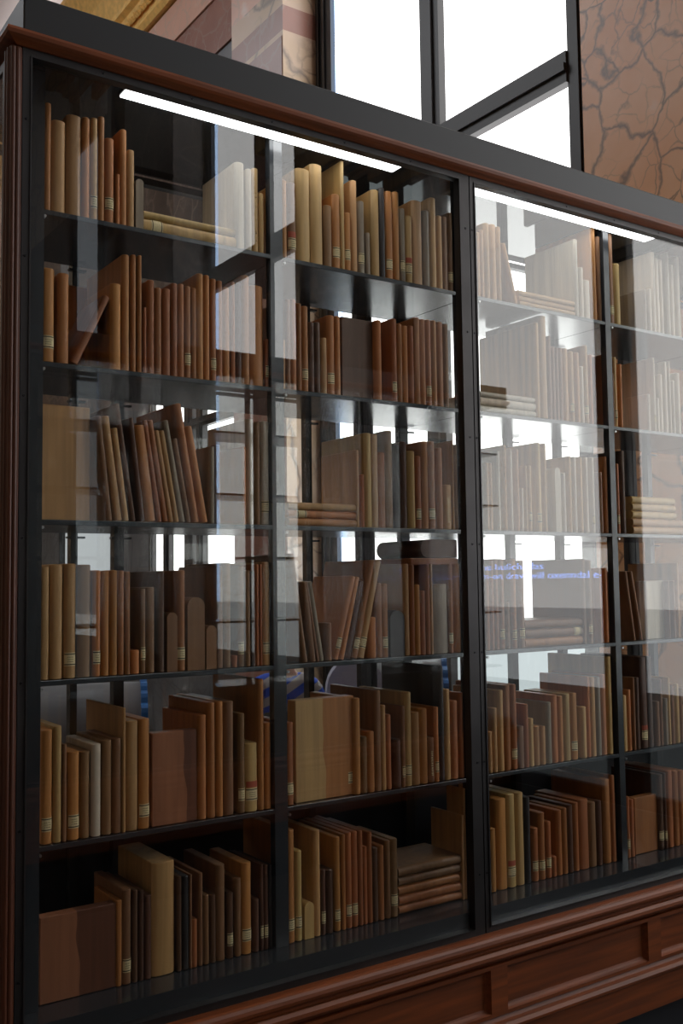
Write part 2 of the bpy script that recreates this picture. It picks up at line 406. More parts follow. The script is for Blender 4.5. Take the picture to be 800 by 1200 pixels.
# ------------------------------------------------------------------ books
def spine_profile(w, d, r):
    """outline in (x,y): rounded spine towards -y"""
    n = 8; pts = []
    s = min(r, w*.42)
    for i in range(n+1):
        t = i/n; x = w*t; u = 2*t-1
        y = s*(1-sqrt(max(0, 1-abs(u)**2.2)))
        pts.append((x, y))
    pts += [(w, d), (0, d)]
    return pts
def book_mesh(w, h, d, mat, rtop=False, r=.009):
    m = MB()
    if not rtop:
        P = spine_profile(w, d, r); n = len(P)
        c = min(.0018, w*.12)
        P2 = [(w/2+(x-w/2)*(1-2*c/w), c+y*(1-2*c/d)) for x, y in P]
        rings = [[(x, y, 0) for x, y in P2], [(x, y, c) for x, y in P], [(x, y, h-c) for x, y in P], [(x, y, h) for x, y in P2]]
        vs = [p for q in rings for p in q]
        for k in range(3):
            sm = k == 1
            fs = [(k*n+i, k*n+(i+1) % n, (k+1)*n+(i+1) % n, (k+1)*n+i) for i in range(n)]
            m.add(vs, fs[:8], 0, sm) if sm else m.add(vs, fs[:8])
            m.add(vs, fs[8:])
        m.add(vs, [tuple(range(n))[::-1], tuple(range(3*n, 4*n))])
    else:
        rr = w/2; prof = [(0, 0), (w, 0)]+[(rr+rr*cos(a), h-rr+rr*sin(a)) for a in [pi*i/12 for i in range(13)]]
        m.prism(prof, 0, min(d, .12), 'y')
    return m
def label_mesh(w, r=.009, z0=.030, flat=False, red=False):
    m = MB(); n = 8; s = min(r, w*.42); e = .0006
    def strip(za, zb, mi, e=e):
        vs = []
        for i in range(n+1):
            t = .03+.94*i/n; u = 2*t-1
            y = 0 if flat else s*(1-sqrt(max(0, 1-abs(u)**2.2)))
            vs += [(w*t, y-e, za), (w*t, y-e, zb)]
        m.add(vs, [(2*i, 2*i+2, 2*i+3, 2*i+1) for i in range(n)], mi, True)
    z = z0
    for hh, mi in ((.0022, 0), (.0022, 1), (.021, 0), (.0022, 1), (.0022, 0)):
        strip(z, z+hh, mi); z += hh
    for k in range(3):                                   # illegible handwriting
        zz = z0+.009+k*.005
        x = w*.25
        while x < w*.72:
            l = random.uniform(.0012, .0028); t = x/w; u = 2*t-1
            y = 0 if flat else s*(1-sqrt(max(0, 1-abs(u)**2.2)))
            m.box(x, min(x+l, w*.75), y-.0011, y-.0007, zz, zz+.0012, 1); x += l+.0012
    if red: strip(z+.002, z+.017, 2)
    return m
ORD = ['first','second','third','fourth','fifth','sixth','seventh','eighth','ninth','tenth','eleventh','twelfth','thirteenth','fourteenth','fifteenth','sixteenth','seventeenth','eighteenth','nineteenth','twentieth','twenty-first','twenty-second','twenty-third','twenty-fourth','twenty-fifth','twenty-sixth','twenty-seventh','twenty-eighth','twenty-ninth','thirtieth']
SHN = ['', 'top shelf', 'second shelf', 'third shelf', 'fourth shelf', 'fifth shelf', 'bottom shelf']
BAYN = dict(A='left bay', B='second bay', C='third bay', D='right bay')
CN = dict(o='orange-brown', t='tan', y='honey-yellow', r='reddish-brown', b='brown', d='dark brown', k='blackish', g='grey-brown', p='pale cream')
def book_label(w, h, lean, col, fl, n, row, bay):
    wd = 'thin' if w < .013 else 'broad' if w > .024 else ''
    hd = 'short' if h < .175 else 'tall' if h > .262 else ''
    s = ' '.join(x for x in (wd, hd, CN[col], 'wooden book') if x)
    if 'L' in fl: s += ' with label'
    if lean: s += ' leaning'
    return '%s, %s upright from left, %s, %s' % (s, ORD[n], BAYN[bay], SHN[row])
DATA = """@1A
0.7070 0.0157 0.253 0.000 o -
0.7242 0.0326 0.218 0.000 t -
0.7588 0.0351 0.240 0.000 t -
0.7958 0.0188 0.242 0.000 o -
0.8162 0.0170 0.246 0.000 t L
0.8344 0.0156 0.254 0.000 o -
0.8511 0.0232 0.206 0.000 o L
0.8780 0.0095 0.123 0.000 o -
0.8883 0.0172 0.236 0.000 o -
0.9064 0.0190 0.190 0.000 t -
0.9270 0.0200 0.123 0.000 g T
1.1967 0.0290 0.228 0.000 p -
1.2295 0.0169 0.217 0.000 p -
1.2482 0.0170 0.223 0.000 y S
1.2665 0.0152 0.160 0.000 y -
@1B
1.3318 0.0208 0.211 0.000 o -
1.3554 0.0258 0.209 0.000 b LR
1.3819 0.0444 0.255 0.000 y -
1.4274 0.0390 0.277 0.000 y -
1.4697 0.0259 0.171 0.000 b -
1.4975 0.0253 0.208 0.000 o L
1.5241 0.0115 0.305 0.000 y -
1.5377 0.0193 0.164 0.000 o L
1.5590 0.0208 0.260 0.000 t -
1.5828 0.0218 0.206 0.000 g L
1.6089 0.0132 0.120 0.000 g -
1.6302 0.0259 0.249 0.000 y -
1.6578 0.0180 0.260 0.000 k -
1.6793 0.0241 0.255 0.000 o L
1.7056 0.0216 0.259 0.000 o -
1.7295 0.0176 0.215 0.000 g L
1.7488 0.0248 0.198 0.000 y LR
1.7749 0.0365 0.249 0.000 t -
1.8160 0.0216 0.227 0.000 g -
1.8399 0.0242 0.270 0.000 t -
1.8665 0.0196 0.221 0.000 t -
1.8870 0.0187 0.222 0.000 b -
1.9081 0.0199 0.238 0.000 b L
@1C
2.0174 0.0162 0.200 0.000 t -
2.0348 0.0150 0.211 0.000 t -
2.0530 0.0217 0.236 0.000 t -
2.0772 0.0252 0.237 0.000 t -
2.1049 0.0161 0.234 0.000 t -
2.1728 0.0158 0.191 -0.253 t -
2.4466 0.0167 0.258 0.000 p -
2.4707 0.0168 0.169 0.000 p -
2.4904 0.0285 0.130 0.000 p -
2.5298 0.0218 0.312 0.000 o -
2.5565 0.0180 0.288 0.000 b -
@1D
2.6112 0.0257 0.308 0.000 b L
2.6412 0.0279 0.211 0.000 y -
2.7879 0.0156 0.145 0.000 g -
2.8150 0.0158 0.151 0.000 p -
2.8375 0.0166 0.286 0.000 p -
2.8567 0.0181 0.266 0.000 p -
2.8802 0.0140 0.265 0.000 p -
2.9151 0.0177 0.297 0.000 p -
2.9377 0.0186 0.257 0.000 p -
2.9682 0.0231 0.293 0.000 p -
@2A
0.7041 0.0290 0.216 0.000 o L
0.7405 0.0266 0.210 0.000 o -
0.7683 0.0176 0.186 0.439 r -
0.8655 0.0275 0.206 0.000 o -
0.8938 0.0191 0.280 0.000 o -
0.9161 0.0128 0.283 0.000 r -
0.9330 0.0101 0.284 0.000 o -
0.9472 0.0081 0.159 0.000 r -
0.9582 0.0185 0.229 0.000 r -
0.9773 0.0182 0.213 0.000 r -
0.9972 0.0217 0.214 0.000 r -
1.0202 0.0169 0.231 0.000 r -
1.0379 0.0170 0.232 0.000 r -
1.0558 0.0167 0.229 0.000 r L
1.0734 0.0138 0.227 0.000 r -
1.0885 0.0187 0.266 0.000 o -
1.1081 0.0158 0.265 0.000 o -
1.1266 0.0155 0.259 0.000 r L
1.1435 0.0165 0.257 0.000 r -
1.1613 0.0189 0.243 0.000 o -
1.1830 0.0123 0.260 0.000 r -
1.1975 0.0165 0.260 0.000 d -
1.2149 0.0231 0.283 0.000 o -
1.2398 0.0389 0.261 0.000 o -
1.2821 0.0099 0.126 0.000 r L
@2B
1.3305 0.0117 0.130 0.000 t -
1.3438 0.0160 0.241 0.000 b -
1.3606 0.0169 0.243 0.000 o -
1.3791 0.0143 0.234 0.000 r -
1.3953 0.0196 0.229 0.000 r L
1.4161 0.0173 0.189 0.000 d -
1.4350 0.0175 0.191 0.000 d -
1.4545 0.0197 0.152 0.000 t -
1.4758 0.0232 0.216 0.000 o L
1.5006 0.0171 0.217 0.000 o -
1.6389 0.0177 0.225 0.000 o -
1.6932 0.0172 0.237 0.000 r L
1.7127 0.0169 0.225 0.000 r -
1.7309 0.0193 0.222 0.000 o -
1.7516 0.0209 0.225 0.000 r -
1.7747 0.0197 0.252 0.000 o -
1.7957 0.0189 0.250 0.000 o -
1.8169 0.0190 0.251 0.000 r L
1.8393 0.0168 0.252 0.000 o -
1.8575 0.0242 0.251 0.000 r -
1.8826 0.0185 0.248 0.000 b -
@2C
2.2566 0.0176 0.303 0.000 t -
2.2776 0.0319 0.329 0.000 t -
2.3130 0.0143 0.268 0.000 b -
2.3309 0.0130 0.236 0.000 b -
2.3467 0.0130 0.235 0.000 b -
2.3633 0.0146 0.236 0.000 b -
2.3815 0.0221 0.237 0.000 t -
2.4109 0.0186 0.230 0.000 t L
2.4405 0.0150 0.230 0.000 t -
2.4592 0.0151 0.187 0.000 p -
2.4781 0.0190 0.258 0.000 t L
2.5046 0.0115 0.231 0.000 o -
@2D
2.6025 0.0090 0.248 0.000 b -
2.6118 0.0090 0.179 0.000 b -
2.6211 0.0150 0.236 0.000 y L
2.6478 0.0136 0.215 0.000 o -
2.7891 0.0155 0.127 0.000 p -
2.8231 0.0106 0.257 0.000 p L
2.8387 0.0138 0.118 0.000 p -
2.8576 0.0139 0.203 0.000 p -
2.8841 0.0147 0.251 0.000 p -
2.9084 0.0077 0.253 0.000 p -
2.9250 0.0142 0.188 0.000 p -
2.9502 0.0196 0.219 0.000 p -
@3A
0.8569 0.0154 0.244 -0.114 b -
0.8774 0.0191 0.245 -0.134 t -
0.8985 0.0142 0.219 -0.135 t -
0.9175 0.0119 0.278 -0.151 d -
0.9394 0.0133 0.246 -0.123 d -
0.9550 0.0260 0.230 -0.127 o -
0.9831 0.0123 0.244 -0.155 r -
0.9977 0.0145 0.246 -0.164 r -
1.0130 0.0129 0.222 -0.174 t -
1.0271 0.0134 0.223 -0.177 t -
1.0418 0.0148 0.249 -0.181 g -
1.0582 0.0140 0.206 -0.181 b -
1.0757 0.0189 0.292 -0.167 o -
1.0980 0.0204 0.239 -0.181 o -
1.1197 0.0166 0.191 0.000 g -
1.1372 0.0154 0.196 0.000 b -
1.2132 0.0105 0.197 0.000 o -
1.2269 0.0193 0.268 0.000 p -
1.2485 0.0167 0.262 0.000 b -
1.2685 0.0235 0.266 0.000 p L
@3B
1.5625 0.0093 0.210 0.000 t -
1.5773 0.0128 0.144 0.000 r -
1.5923 0.0250 0.259 0.000 y -
1.6190 0.0187 0.258 0.000 t -
1.6407 0.0220 0.209 0.000 r -
1.6648 0.0244 0.271 0.000 b -
1.6915 0.0233 0.234 0.000 k -
1.7184 0.0204 0.244 0.000 d -
1.7434 0.0252 0.219 0.000 y -
1.7709 0.0185 0.206 0.000 r L
1.7940 0.0220 0.250 0.000 o -
1.8184 0.0236 0.252 0.000 r L
1.8481 0.0220 0.235 0.000 r -
1.8730 0.0290 0.129 0.000 t W
1.9039 0.0060 0.259 0.000 t -
1.9107 0.0171 0.248 0.000 b -
@3C
2.0363 0.0115 0.202 0.000 t -
2.0504 0.0116 0.202 0.000 t -
2.0815 0.0130 0.241 0.000 p -
2.1089 0.0119 0.260 0.000 t -
2.1340 0.0120 0.250 0.000 p -
2.1607 0.0121 0.250 0.000 t -
2.1795 0.0095 0.132 0.000 p -
2.1978 0.0088 0.202 0.000 y -
2.2135 0.0116 0.203 0.000 y L
2.2492 0.0195 0.277 0.000 y L
2.2806 0.0105 0.277 0.000 y -
2.3265 0.0250 0.204 0.000 p T
2.3623 0.0145 0.188 0.000 p -
2.3913 0.0110 0.243 0.000 y -
2.4132 0.0133 0.243 0.000 p -
2.4413 0.0126 0.244 0.000 y -
2.4674 0.0128 0.245 0.000 p -
2.4967 0.0137 0.246 0.000 p L
2.5322 0.0173 0.200 0.000 b -
2.5575 0.0170 0.252 0.000 o -
@3D
2.6170 0.0137 0.232 0.000 r L
2.6417 0.0194 0.277 0.000 d -
@4A
0.7053 0.0209 0.249 0.000 t -
0.7280 0.0288 0.255 0.000 t -
0.7596 0.0274 0.256 0.000 t L
0.7907 0.0308 0.254 0.000 b -
0.8260 0.0188 0.241 0.000 o L
0.8467 0.0183 0.240 0.000 o -
0.8668 0.0181 0.241 0.000 o -
0.8868 0.0136 0.240 0.000 r -
0.9023 0.0137 0.238 0.000 r -
0.9180 0.0217 0.056 0.000 o -
0.9408 0.0127 0.197 0.000 b L
0.9556 0.0221 0.201 0.000 b -
0.9823 0.0203 0.239 0.000 d -
1.0067 0.0268 0.140 0.000 b T2
1.0348 0.0217 0.240 0.000 r L
1.0598 0.0462 0.175 0.000 b T
1.1095 0.0281 0.106 0.000 b T
1.1406 0.0166 0.251 0.000 b -
1.1595 0.0199 0.258 0.000 b -
1.1815 0.0156 0.030 0.000 r -
1.1994 0.0166 0.251 0.000 b L
1.2187 0.0154 0.239 0.000 b -
1.2378 0.0091 0.237 0.000 d -
1.2483 0.0092 0.254 0.000 r -
1.2597 0.0069 0.254 0.000 r -
1.2699 0.0209 0.260 0.000 t L
@4B
1.3866 0.0164 0.283 -0.142 b -
1.4121 0.0158 0.209 -0.119 b -
1.4299 0.0079 0.211 -0.162 b -
1.4386 0.0152 0.211 -0.170 g -
1.4618 0.0161 0.100 0.000 b -
1.4800 0.0163 0.228 0.272 o L
1.5004 0.0144 0.225 0.250 o -
1.5176 0.0190 0.213 0.230 d -
1.5395 0.0192 0.269 0.240 r L
1.5604 0.0211 0.269 0.234 t L
1.5985 0.0257 0.111 0.000 o -
1.6262 0.0173 0.203 0.000 r -
1.6453 0.0188 0.201 0.000 r L
1.6685 0.0501 0.127 0.000 k T2
1.7194 0.0202 0.255 0.000 t -
1.7420 0.0159 0.253 0.000 r -
1.7592 0.0183 0.197 0.000 o -
1.7793 0.0166 0.180 0.000 r -
1.7991 0.0139 0.254 0.000 r -
1.8145 0.0079 0.254 0.000 t -
1.8271 0.0534 0.198 0.000 g -
1.8824 0.0158 0.255 0.000 r L
1.9007 0.0278 0.255 0.000 r -
@4C
2.0228 0.0177 0.247 0.000 r -
2.0447 0.0125 0.265 0.000 r -
2.0614 0.0150 0.269 0.000 r -
2.0812 0.0193 0.269 0.000 r L
2.1036 0.0183 0.140 0.000 b -
2.1312 0.0185 0.269 0.000 r L
2.1621 0.0218 0.265 0.000 b L
2.4381 0.0158 0.271 0.000 b -
2.4657 0.0181 0.266 0.000 b L
2.5171 0.0094 0.239 0.000 o -
2.5423 0.0157 0.241 0.000 o -
@4D
2.6771 0.0117 0.232 -0.153 b -
2.7143 0.0119 0.233 -0.195 b -
2.8619 0.0075 0.196 0.000 b -
2.8883 0.0113 0.196 0.000 b -
2.9111 0.0108 0.258 0.000 t -
@5A
0.7115 0.0246 0.247 0.000 o L
0.7376 0.0189 0.253 0.000 y -
0.7575 0.0097 0.212 0.000 b -
0.7708 0.0265 0.193 0.000 o L
0.7987 0.0221 0.192 0.000 b -
0.8245 0.0227 0.205 0.000 p -
0.8498 0.0226 0.211 0.000 b -
0.8743 0.0210 0.213 0.000 b -
0.8961 0.0088 0.280 0.000 t -
0.9069 0.0291 0.249 0.000 t -
0.9380 0.0268 0.251 0.000 o L
1.0889 0.0224 0.247 0.000 o -
1.1143 0.0205 0.275 0.000 r -
1.1379 0.0182 0.276 0.000 o -
1.1583 0.0276 0.274 0.000 b -
1.1969 0.0191 0.242 0.000 b L
1.2178 0.0342 0.167 0.000 y LR
1.2539 0.0164 0.322 0.000 o -
1.2726 0.0170 0.213 0.000 o -
@5B
1.3333 0.0238 0.208 0.000 r L
1.5438 0.0228 0.253 0.000 o -
1.5687 0.0188 0.149 0.000 b -
1.5897 0.0224 0.161 0.000 o -
1.6151 0.0192 0.269 0.000 b -
1.6349 0.0149 0.227 0.000 t -
1.6522 0.0155 0.201 0.000 r -
1.6796 0.0228 0.131 0.000 d -
1.7043 0.0110 0.220 0.000 b L
1.7178 0.0217 0.256 0.000 y L
1.7430 0.0244 0.199 0.000 t -
1.7689 0.0271 0.207 0.000 o -
1.7986 0.0199 0.125 0.000 b W
1.8211 0.0141 0.208 0.000 o L
1.8393 0.0172 0.321 0.000 k -
1.8591 0.0204 0.254 0.000 t -
1.8822 0.0258 0.220 0.000 r -
1.9133 0.0152 0.241 0.000 r -
@5C
2.0233 0.0138 0.120 0.000 t -
2.0403 0.0190 0.187 0.000 t -
2.0639 0.0223 0.237 0.000 t -
2.0882 0.0258 0.250 0.000 r -
2.1174 0.0228 0.250 0.000 r L
2.1436 0.0244 0.125 0.000 b -
2.1700 0.0166 0.188 0.000 r -
2.1887 0.0194 0.144 0.000 y -
2.2136 0.0182 0.119 0.000 t -
2.2374 0.0204 0.116 0.000 t -
2.2627 0.0227 0.186 0.000 g -
2.2890 0.0229 0.206 0.000 o -
2.3148 0.0217 0.201 0.000 o -
2.3402 0.0283 0.206 0.000 y -
2.3716 0.0287 0.206 0.000 o L
2.4171 0.0240 0.160 0.000 y -
2.4448 0.0125 0.252 0.000 o -
2.4611 0.0236 0.250 0.000 t -
2.4886 0.0209 0.249 0.000 g -
2.5119 0.0226 0.255 0.000 o -
2.5411 0.0218 0.310 0.000 y -
@5D
2.6105 0.0234 0.181 0.000 y -
2.6366 0.0167 0.198 0.000 o -
2.6629 0.0105 0.236 0.000 b -
2.6762 0.0212 0.235 0.000 d -
2.7056 0.0322 0.300 0.000 d LR
2.7418 0.0233 0.300 0.000 d -
2.7790 0.0192 0.149 0.000 b -
2.8011 0.0111 0.221 0.000 b -
2.8234 0.0167 0.156 0.000 g -
2.8431 0.0112 0.225 0.000 y -
2.8589 0.0180 0.198 0.000 b -
2.8828 0.0199 0.201 0.000 y -
2.9056 0.0143 0.186 0.000 b -
@6A
0.8828 0.0144 0.189 0.000 o -
0.8987 0.0210 0.210 0.000 b L
0.9220 0.0131 0.205 0.000 d -
0.9375 0.0124 0.202 0.000 d -
0.9519 0.0169 0.188 0.000 d -
0.9702 0.0571 0.256 0.000 t -
1.0321 0.0122 0.217 0.000 d -
1.0460 0.0172 0.214 0.000 k -
1.0644 0.0060 0.216 0.000 b -
1.0708 0.0139 0.111 0.000 r -
1.0877 0.0113 0.215 0.000 b -
1.1015 0.0143 0.161 0.000 b -
1.1192 0.0148 0.159 0.000 d -
1.1353 0.0244 0.225 0.000 b -
1.1641 0.0173 0.155 0.000 d L
1.1858 0.0175 0.185 0.000 b -
1.2055 0.0266 0.218 0.000 o L
1.2366 0.0157 0.127 0.000 d -
1.2555 0.0090 0.207 0.000 d L
1.2668 0.0113 0.204 0.000 d L
1.2809 0.0078 0.202 0.000 k -
@6B
1.3319 0.0251 0.278 0.000 o L
1.3589 0.0189 0.223 0.000 y L
1.3825 0.0284 0.091 0.000 y T
1.4133 0.0206 0.266 0.000 t -
1.4351 0.0133 0.164 0.000 d L
1.4516 0.0217 0.160 0.000 d -
1.4773 0.0179 0.239 0.000 o L
1.4985 0.0129 0.243 0.000 r -
1.5135 0.0182 0.245 0.000 r L
1.5330 0.0180 0.245 0.000 r L
1.5531 0.0144 0.245 0.000 r -
1.5688 0.0116 0.201 0.000 r -
1.5833 0.0146 0.237 0.000 r -
1.6001 0.0168 0.192 0.000 d -
1.6189 0.0184 0.195 0.000 r -
1.6420 0.0162 0.205 0.000 b -
1.6606 0.0234 0.206 0.000 b L
1.9102 0.0090 0.235 0.000 t -
1.9195 0.0090 0.308 0.000 t -
@6C
2.0199 0.0237 0.180 0.000 o -
2.0501 0.0379 0.260 0.000 o -
2.0908 0.0321 0.269 0.000 y LR
2.1270 0.0305 0.269 0.000 y -
2.1623 0.0217 0.252 0.000 k -
2.1908 0.0246 0.157 0.000 r L
2.2196 0.0249 0.198 0.000 r L
2.2494 0.0204 0.168 0.000 r L
2.2726 0.0178 0.061 0.000 r -
2.2947 0.0221 0.195 0.000 r -
2.3191 0.0223 0.198 0.000 r -
2.3437 0.0225 0.204 0.000 d -
2.3699 0.0213 0.208 0.000 r -
2.3936 0.0446 0.213 0.000 r -
2.4407 0.0306 0.199 0.000 b -
2.4752 0.0236 0.200 0.000 d -
2.5075 0.0324 0.262 0.000 r -
2.5426 0.0201 0.271 0.000 r -
@6D
2.6142 0.0155 0.195 0.000 r L
2.6324 0.0192 0.184 0.000 r -
2.7767 0.0245 0.246 0.000 d L
2.8042 0.0110 0.248 0.000 d L
2.8209 0.0305 0.254 0.000 r -
2.8545 0.0280 0.251 0.000 r -
2.8856 0.0283 0.247 0.000 r -"""
cell = None; n = 0
area_ = []
for ln in DATA.split('\n'):
    if ln and ln[0] != '@':
        x, w, h = [float(v) for v in ln.split()[:3]]; area_.append(w*h/(x*x+5))
cut = sorted(area_, reverse=True)[275]
rest = []
for ln in DATA.split('\n'):
    if not ln: continue
    if ln[0] == '@': row = int(ln[1]); bay = ln[2]; n = 0 if cell != ln else n; cell = ln; continue
    x, w, h, lean, col, fl = ln.split(); x = float(x); w = float(w); h = float(h); lean = float(lean)
    z = ZS[row-1]
    d = max(.13, min(.26, h*.85)) if h > .2 else max(.09, h*.75)
    if row == 2 and bay == 'A' and n < 3: d = .15
    if row == 6 and bay == 'B' and x > 1.9: d = .075 if h > .25 else .13
    rng = random.random()
    if h > .06: d *= .95+.1*rng
    gap = .0005
    ww = w-gap
    rt = 'T' in fl
    mat = M['wood_'+col]
    m = book_mesh(ww, h, d, mat, rt)
    o = m.build('wooden_book', mat)
    zz = z+.0004
    if lean < 0:
        o.location = (x, .008, zz); o.rotation_euler = (0, lean, 0)
    elif lean > 0:
        o.location = (x+ww-ww*cos(lean), .008, zz+ww*sin(lean)); o.rotation_euler = (0, lean, 0)
    else: o.location = (x, .008, zz)
    if w*h/(x*x+5) <= cut:
        rest.append((o, row, bay)); small = True
    else:
        tag(o, book_label(w, h, lean, col, fl, n, row, bay), 'book', 'wooden books, %s of the %s' % (SHN[row], BAYN[bay])); small = False
    if 'L' in fl:
        lb = label_mesh(ww, z0=.026+.006*random.random(), flat=rt, red='R' in fl).build('spine_label', [M['cream'], M['ink'], M['red']], o)
        if 'R' in fl: lb['label'] = 'cream paper label with a red sticker above'
    if 'W' in fl:
        m = MB()
        zc = .02
        while zc < h*.7:
            l = random.uniform(.003, .007); xx = ww*random.uniform(.3, .38)
            m.box(xx, xx+ww*.28, -.0007+(0 if rt else .0005), .002, zc, zc+l*.5); zc += l
        m.build('spine_writing', M['cream'] if not rt else M['ink'], o)
    if 'S' in fl:
        m = MB()
        for zc, rr in ((.03, .0012), (.05, .0018), (.055, .0012), (.085, .001), (.12, .0012), (.145, .0016), (.155, .001)):
            m.cyl((ww*.5, .0012, zc), (0,-1,0), rr, .0016, 8)
        m.build('wormhole_marks', M['ink'], o)
    n += 1
# the thinnest and smallest books together
vs, fs, ms, mats, sm = [], [], [], [], []
for o, row, bay in rest:
    for q in [o]+list(o.children):
        M4 = Matrix.LocRotScale(o.location, o.rotation_euler, None); k = len(vs)
        vs += [M4 @ v.co for v in q.data.vertices]
        for p in q.data.polygons:
            fs.append([i+k for i in p.vertices]); mt = q.data.materials[p.material_index]
            if mt not in mats: mats.append(mt)
            ms.append(mats.index(mt)); sm.append(p.use_smooth)
for o, row, bay in rest:
    for q in list(o.children): bpy.data.objects.remove(q)
    bpy.data.objects.remove(o)
me = bpy.data.meshes.new('thin_wooden_books'); me.from_pydata(vs, [], fs)
for mt in mats: me.materials.append(mt)
for p, i, s_ in zip(me.polygons, ms, sm): p.material_index = i; p.use_smooth = s_
o = bpy.data.objects.new('thin_wooden_books', me); C.objects.link(o)
tag(o, 'the thinnest and smallest wooden books squeezed between the larger ones on every shelf', 'books', kind='stuff')
# boards and books standing or lying the other way
EX = """F 2 0.7562 0.1287 0.248 0.170 0.022 o -
F 2 1.5345 0.1127 0.225 0.030 0.030 d -
F 3 0.7074 0.1164 0.263 0.030 0.030 t -
F 5 0.9697 0.1157 0.215 0.012 0.030 b 2
F 5 1.3678 0.1837 0.259 0.020 0.040 t 2L
F 6 0.7099 0.1734 0.184 0.012 0.030 b 2
F 6 2.6650 0.1206 0.182 0.020 0.030 r -
F 4 2.7740 0.0942 0.197 0.030 0.030 p -
H 1 0.9491 0.2555,0.2605 0.033,0.02 yy 0
H 1 2.1951 0.2487,0.2487,0.2487 0.0175,0.0175,0.016 ttt -1
H 2 2.0243 0.2318,0.2318,0.2281 0.022,0.026,0.016 ppp -1
H 3 1.3494 0.2160,0.2160,0.2160 0.021,0.021,0.02 oot 1
H 3 2.6979 0.2713,0.2713,0.2290,0.2243,0.2243 0.027,0.027,0.025,0.025,0.024 ttyyy -1
H 4 2.1863 0.2594,0.2594,0.2594 0.028,0.028,0.027 obb 1
H 6 1.6879 0.2350,0.2350,0.2159,0.2254,0.2254 0.024,0.026,0.024,0.025,0.026 rrrbb -1
# top4B thin x 1.765-1.925 z 1.643-1.663 thick x 1.815-1.914 z 1.664-1.715"""
FL = {(2, 0): 'large orange-brown wooden board lying back behind the first books, left bay, second shelf',
      (2, 1): 'dark brown book turned with its cover to the front, second bay, second shelf',
      (3, 0): 'plain tan wooden book showing its whole cover, far left of the third shelf',
      (5, 0): 'brown two-tone wooden book turned cover forward, left bay, fifth shelf',
      (5, 1): 'large wooden book cover, half pale and half orange, second bay, fifth shelf',
      (6, 0): 'reddish and dark two-tone wooden cover, bottom left corner of the cabinet',
      (6, 1): 'dark reddish book cover facing out, right bay, bottom shelf',
      (4, 0): 'pale grey wooden cover facing out, right bay, fourth shelf'}
seen = {}
STN = {(1,'y'): 'lying on the top shelf in the left bay', (1,'t'): 'in the pale stack, third bay, top shelf', (2,'p'): 'in the pale stack, third bay, second shelf',
       (3,'o'): 'in the stack, second bay, third shelf', (3,'t'): 'in the stack, right bay, third shelf', (4,'o'): 'in the stack, third bay, fourth shelf', (6,'r'): 'in the stack, second bay, bottom shelf'}
PK = {2: ['lower','upper'], 3: ['lowest','middle','topmost'], 5: ['lowest','second lowest','middle','second highest','topmost']}
for ln in EX.split('\n'):
    if not ln or ln[0] == '#': continue
    t = ln.split(); row = int(t[1]); z = ZS[row-1]+.0004; x = float(t[2])
    if t[0] == 'F':
        w, h, y, th = [float(v) for v in t[3:7]]; col, fl = t[7:9]
        mat = M['two_'+col] if '2' in fl else M['wood_'+col]
        m = MB(); m.cbox(0, w, 0, th, 0, h, .0018)
        if row == 2 and y > .1: y = .215
        o = m.build('wooden_book', mat, loc=(x, y, z))
        k = seen.get(row, 0); seen[row] = k+1
        tag(o, FL[(row, k)], 'book', 'wooden books turned cover forward')
        if 'L' in fl:
            lm = label_mesh(.022, flat=True); lb = lm.build('spine_label', [M['cream'], M['ink'], M['red']], o); lb.location = (w-.022, 0, 0)
    else:
        ws = [float(v) for v in t[3].split(',')]; ts = [float(v) for v in t[4].split(',')]; cs = t[5]; li = int(t[6])
        zz = z
        for k, (w, th, c) in enumerate(zip(ws, ts, cs)):
            d = .15+.03*random.random()
            m = MB(); n_ = 8; s_ = min(.011, th*.45)
            prof = []
            for i in range(n_+1):
                tt = i/n_; u = 2*tt-1; prof.append((s_*(1-sqrt(max(0, 1-abs(u)**2.2))), (th-.0006)*tt))
            prof += [(d, th-.0006), (d, 0)]
            m.prism(prof, 0, w, 'x')
            o = m.build('wooden_book', M['wood_'+c], loc=(x+random.uniform(-.001, .001), .010+random.uniform(0, .004), zz)); zz += th
            tag(o, '%s book lying flat, %s %s' % (CN[c], PK[len(ws)][k], STN[(row, cs[0])]), 'book', 'wooden books lying in stacks')
            if k == li:
                m = MB(); xl = w*(.08 if row == 1 else .12 if row == 3 else .82)
                z_ = 0
                for hh, mi in ((.0022, 0), (.0022, 1), (.021, 0), (.0022, 1), (.0022, 0)):
                    vs = []
                    for i in range(9):
                        tt = .04+.92*i/8; u = 2*tt-1; y = s_*(1-sqrt(max(0, 1-abs(u)**2.2)))-.0006
                        vs += [(xl+z_, y, th*tt), (xl+z_+hh, y, th*tt)]
                    m.add(vs, [(2*i, 2*i+2, 2*i+3, 2*i+1) for i in range(8)], mi, True); z_ += hh
                m.build('spine_label', [M['cream'], M['ink']], o)
# two lying on top of the uprights, second bay, fourth shelf
m = MB(); m.cbox(-.02, .158, 0, .20, 0, .0195, .003)
o = m.build('wooden_book', M['wood_r'], loc=(1.766, .012, 1.6445)); tag(o, 'thin reddish board lying on the upright books of the fourth shelf', 'book', 'wooden books lying in stacks')
m = MB(); r = .026; prof = [(.135, 0), (.135, .052)]+[(r-r*sin(a), r+r*cos(a)) for a in [pi*i/10 for i in range(11)]]
m.prism(prof, 0, .21, 'y', smooth=False)
o = m.build('wooden_book', M['wood_d'], loc=(1.785, .014, 1.6650)); tag(o, 'thick dark book with round spine lying on top of the thin board', 'book', 'wooden books lying in stacks')

